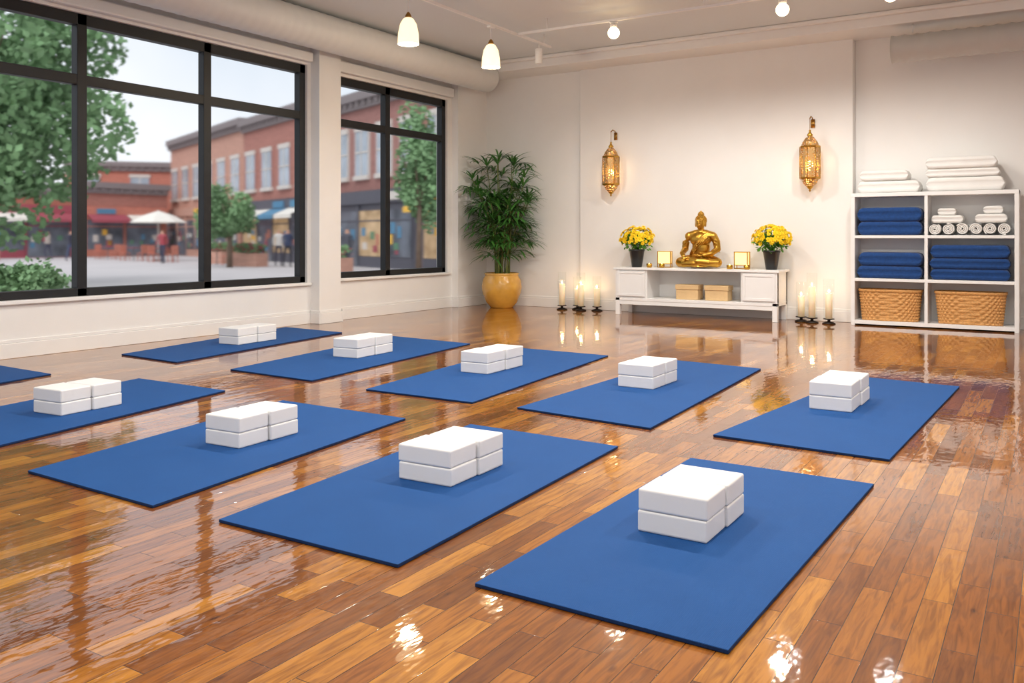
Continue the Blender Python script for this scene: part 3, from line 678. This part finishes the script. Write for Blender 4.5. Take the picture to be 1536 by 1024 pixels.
def cafe(x,y):
    e=empty('cafe_table_set',(x,y,-.15));b=B();b.lathe([(.4,.72),(.4,.75)],(0,0,0),'maroon',16);b.tube([(0,0,0),(0,0,.72)],.03,'cornice',6)
    for s in(-1,1):
        b.box(s*.8-.2,s*.8+.2,-.2,.2,.42,.46,'brickD');b.box(s*.98-.02,s*.98+.02,-.2,.2,.46,.9,'brickD')
        for dx in(-.17,.17):
            for dy in(-.17,.17):b.box(s*.8+dx-.02,s*.8+dx+.02,dy-.02,dy+.02,0,.42,'brickD')
    b.done('set',e)
for p in((-40,29),(-44,30),(-34,27.6),(-48,31)):cafe(*p)
def pedestrian(x,y,top,leg,rot):
    e=empty('pedestrian',(x,y,-.15));e.rotation_euler=(0,0,rot)
    me=bpy.data.meshes.new('body')
    V=[(0,0,.95),(0,0,1.2),(0,0,1.42),(0,0,1.52),(0,-.02,1.66),(.1,0,.9),(.11,-.12,.5),(.11,-.02,.08),(.11,-.14,.03),(-.1,0,.9),(-.11,.1,.5),(-.11,.2,.1),(-.11,.1,.03),
       (.2,0,1.4),(.25,.05,1.13),(.24,-.08,.9),(-.2,0,1.4),(-.25,-.05,1.13),(-.24,-.18,.92)]
    E=[(0,1),(1,2),(2,3),(3,4),(0,5),(5,6),(6,7),(7,8),(0,9),(9,10),(10,11),(11,12),(2,13),(13,14),(14,15),(2,16),(16,17),(17,18)]
    R=[.15,.14,.15,.06,.1,.09,.065,.045,.04,.09,.065,.045,.04,.06,.045,.035,.06,.045,.035]
    me.from_pydata(V,E,[]);o=bpy.data.objects.new('body',me);col.objects.link(o);o.parent=e
    md=o.modifiers.new('s','SKIN');md.use_smooth_shade=True
    for i,r in enumerate(R):me.skin_vertices[0].data[i].radius=(r,r*.8)
    me.skin_vertices[0].data[0].use_root=True
    o.modifiers.new('u','SUBSURF').levels=1
    m,nt,bb=newmat('clothing');tc=nt.nodes.new('ShaderNodeTexCoord');sp=nt.nodes.new('ShaderNodeSeparateXYZ');rr=nt.nodes.new('ShaderNodeValToRGB')
    rr.color_ramp.interpolation='CONSTANT';nt.links.new(tc.outputs['Object'],sp.inputs[0]);dv=nt.nodes.new('ShaderNodeMath');dv.operation='DIVIDE';dv.inputs[1].default_value=2
    nt.links.new(sp.outputs[2],dv.inputs[0]);nt.links.new(dv.outputs[0],rr.inputs[0])
    el=rr.color_ramp.elements;el[0].position=0;el[0].color=lin((50,45,45))+(1,);el[1].position=.05;el[1].color=lin(leg)+(1,)
    a=el.new(.47);a.color=lin(top)+(1,);a=el.new(.745);a.color=lin((205,155,130))+(1,);a=el.new(.86);a.color=lin((70,50,40))+(1,)
    nt.links.new(rr.outputs[0],bb.inputs['Base Color']);me.materials.append(m)
for p in((-38,27.5,(170,70,80),(60,66,90),.5),(-46,27.5,(60,60,76),(70,80,110),2),(-30,27.8,(220,215,210),(60,60,80),1),(-29,27.4,(60,70,100),(50,50,60),1.3),(-50,28.5,(200,190,180),(70,70,90),-1),(-24.5,26.4,(80,80,90),(60,60,70),.2)):pedestrian(*p)
# ------------------------------------------------------------ world
facade_fill_sun=light('facade_fill_sun','SUN',(0,-20,30),1.4,(1,.98,.95),angle=math.radians(35))  # added soft light to brighten the street facades under the overcast sky
facade_fill_sun.rotation_euler=Vector((-.3,.6,-.75)).to_track_quat('-Z','Y').to_euler()
w=bpy.data.worlds.new('overcast_sky');scene.world=w;w.use_nodes=True;nt=w.node_tree;bg=nt.nodes['Background']
tc=nt.nodes.new('ShaderNodeTexCoord');nz=nt.nodes.new('ShaderNodeTexNoise');nz.inputs['Scale'].default_value=3;nz.inputs['Detail'].default_value=4
nt.links.new(tc.outputs['Generated'],nz.inputs['Vector']);r=nt.nodes.new('ShaderNodeValToRGB')
r.color_ramp.elements[0].position=.35;r.color_ramp.elements[0].color=lin((212,222,233))+(1,);r.color_ramp.elements[1].position=.65;r.color_ramp.elements[1].color=lin((242,244,248))+(1,)
nt.links.new(nz.outputs['Fac'],r.inputs[0]);nt.links.new(r.outputs[0],bg.inputs[0]);bg.inputs[1].default_value=1.15
# ------------------------------------------------------------ camera
cam=bpy.data.cameras.new('camera');co=bpy.data.objects.new('camera',cam);col.objects.link(co)
cam.sensor_width=36;cam.lens=36*1296/1536;cam.shift_y=-157/1536;cam.clip_end=500
co.location=(0,0,1.2);co.rotation_euler=(math.radians(90),0,math.radians(32.07));scene.camera=co
scene.view_settings.view_transform='Standard'
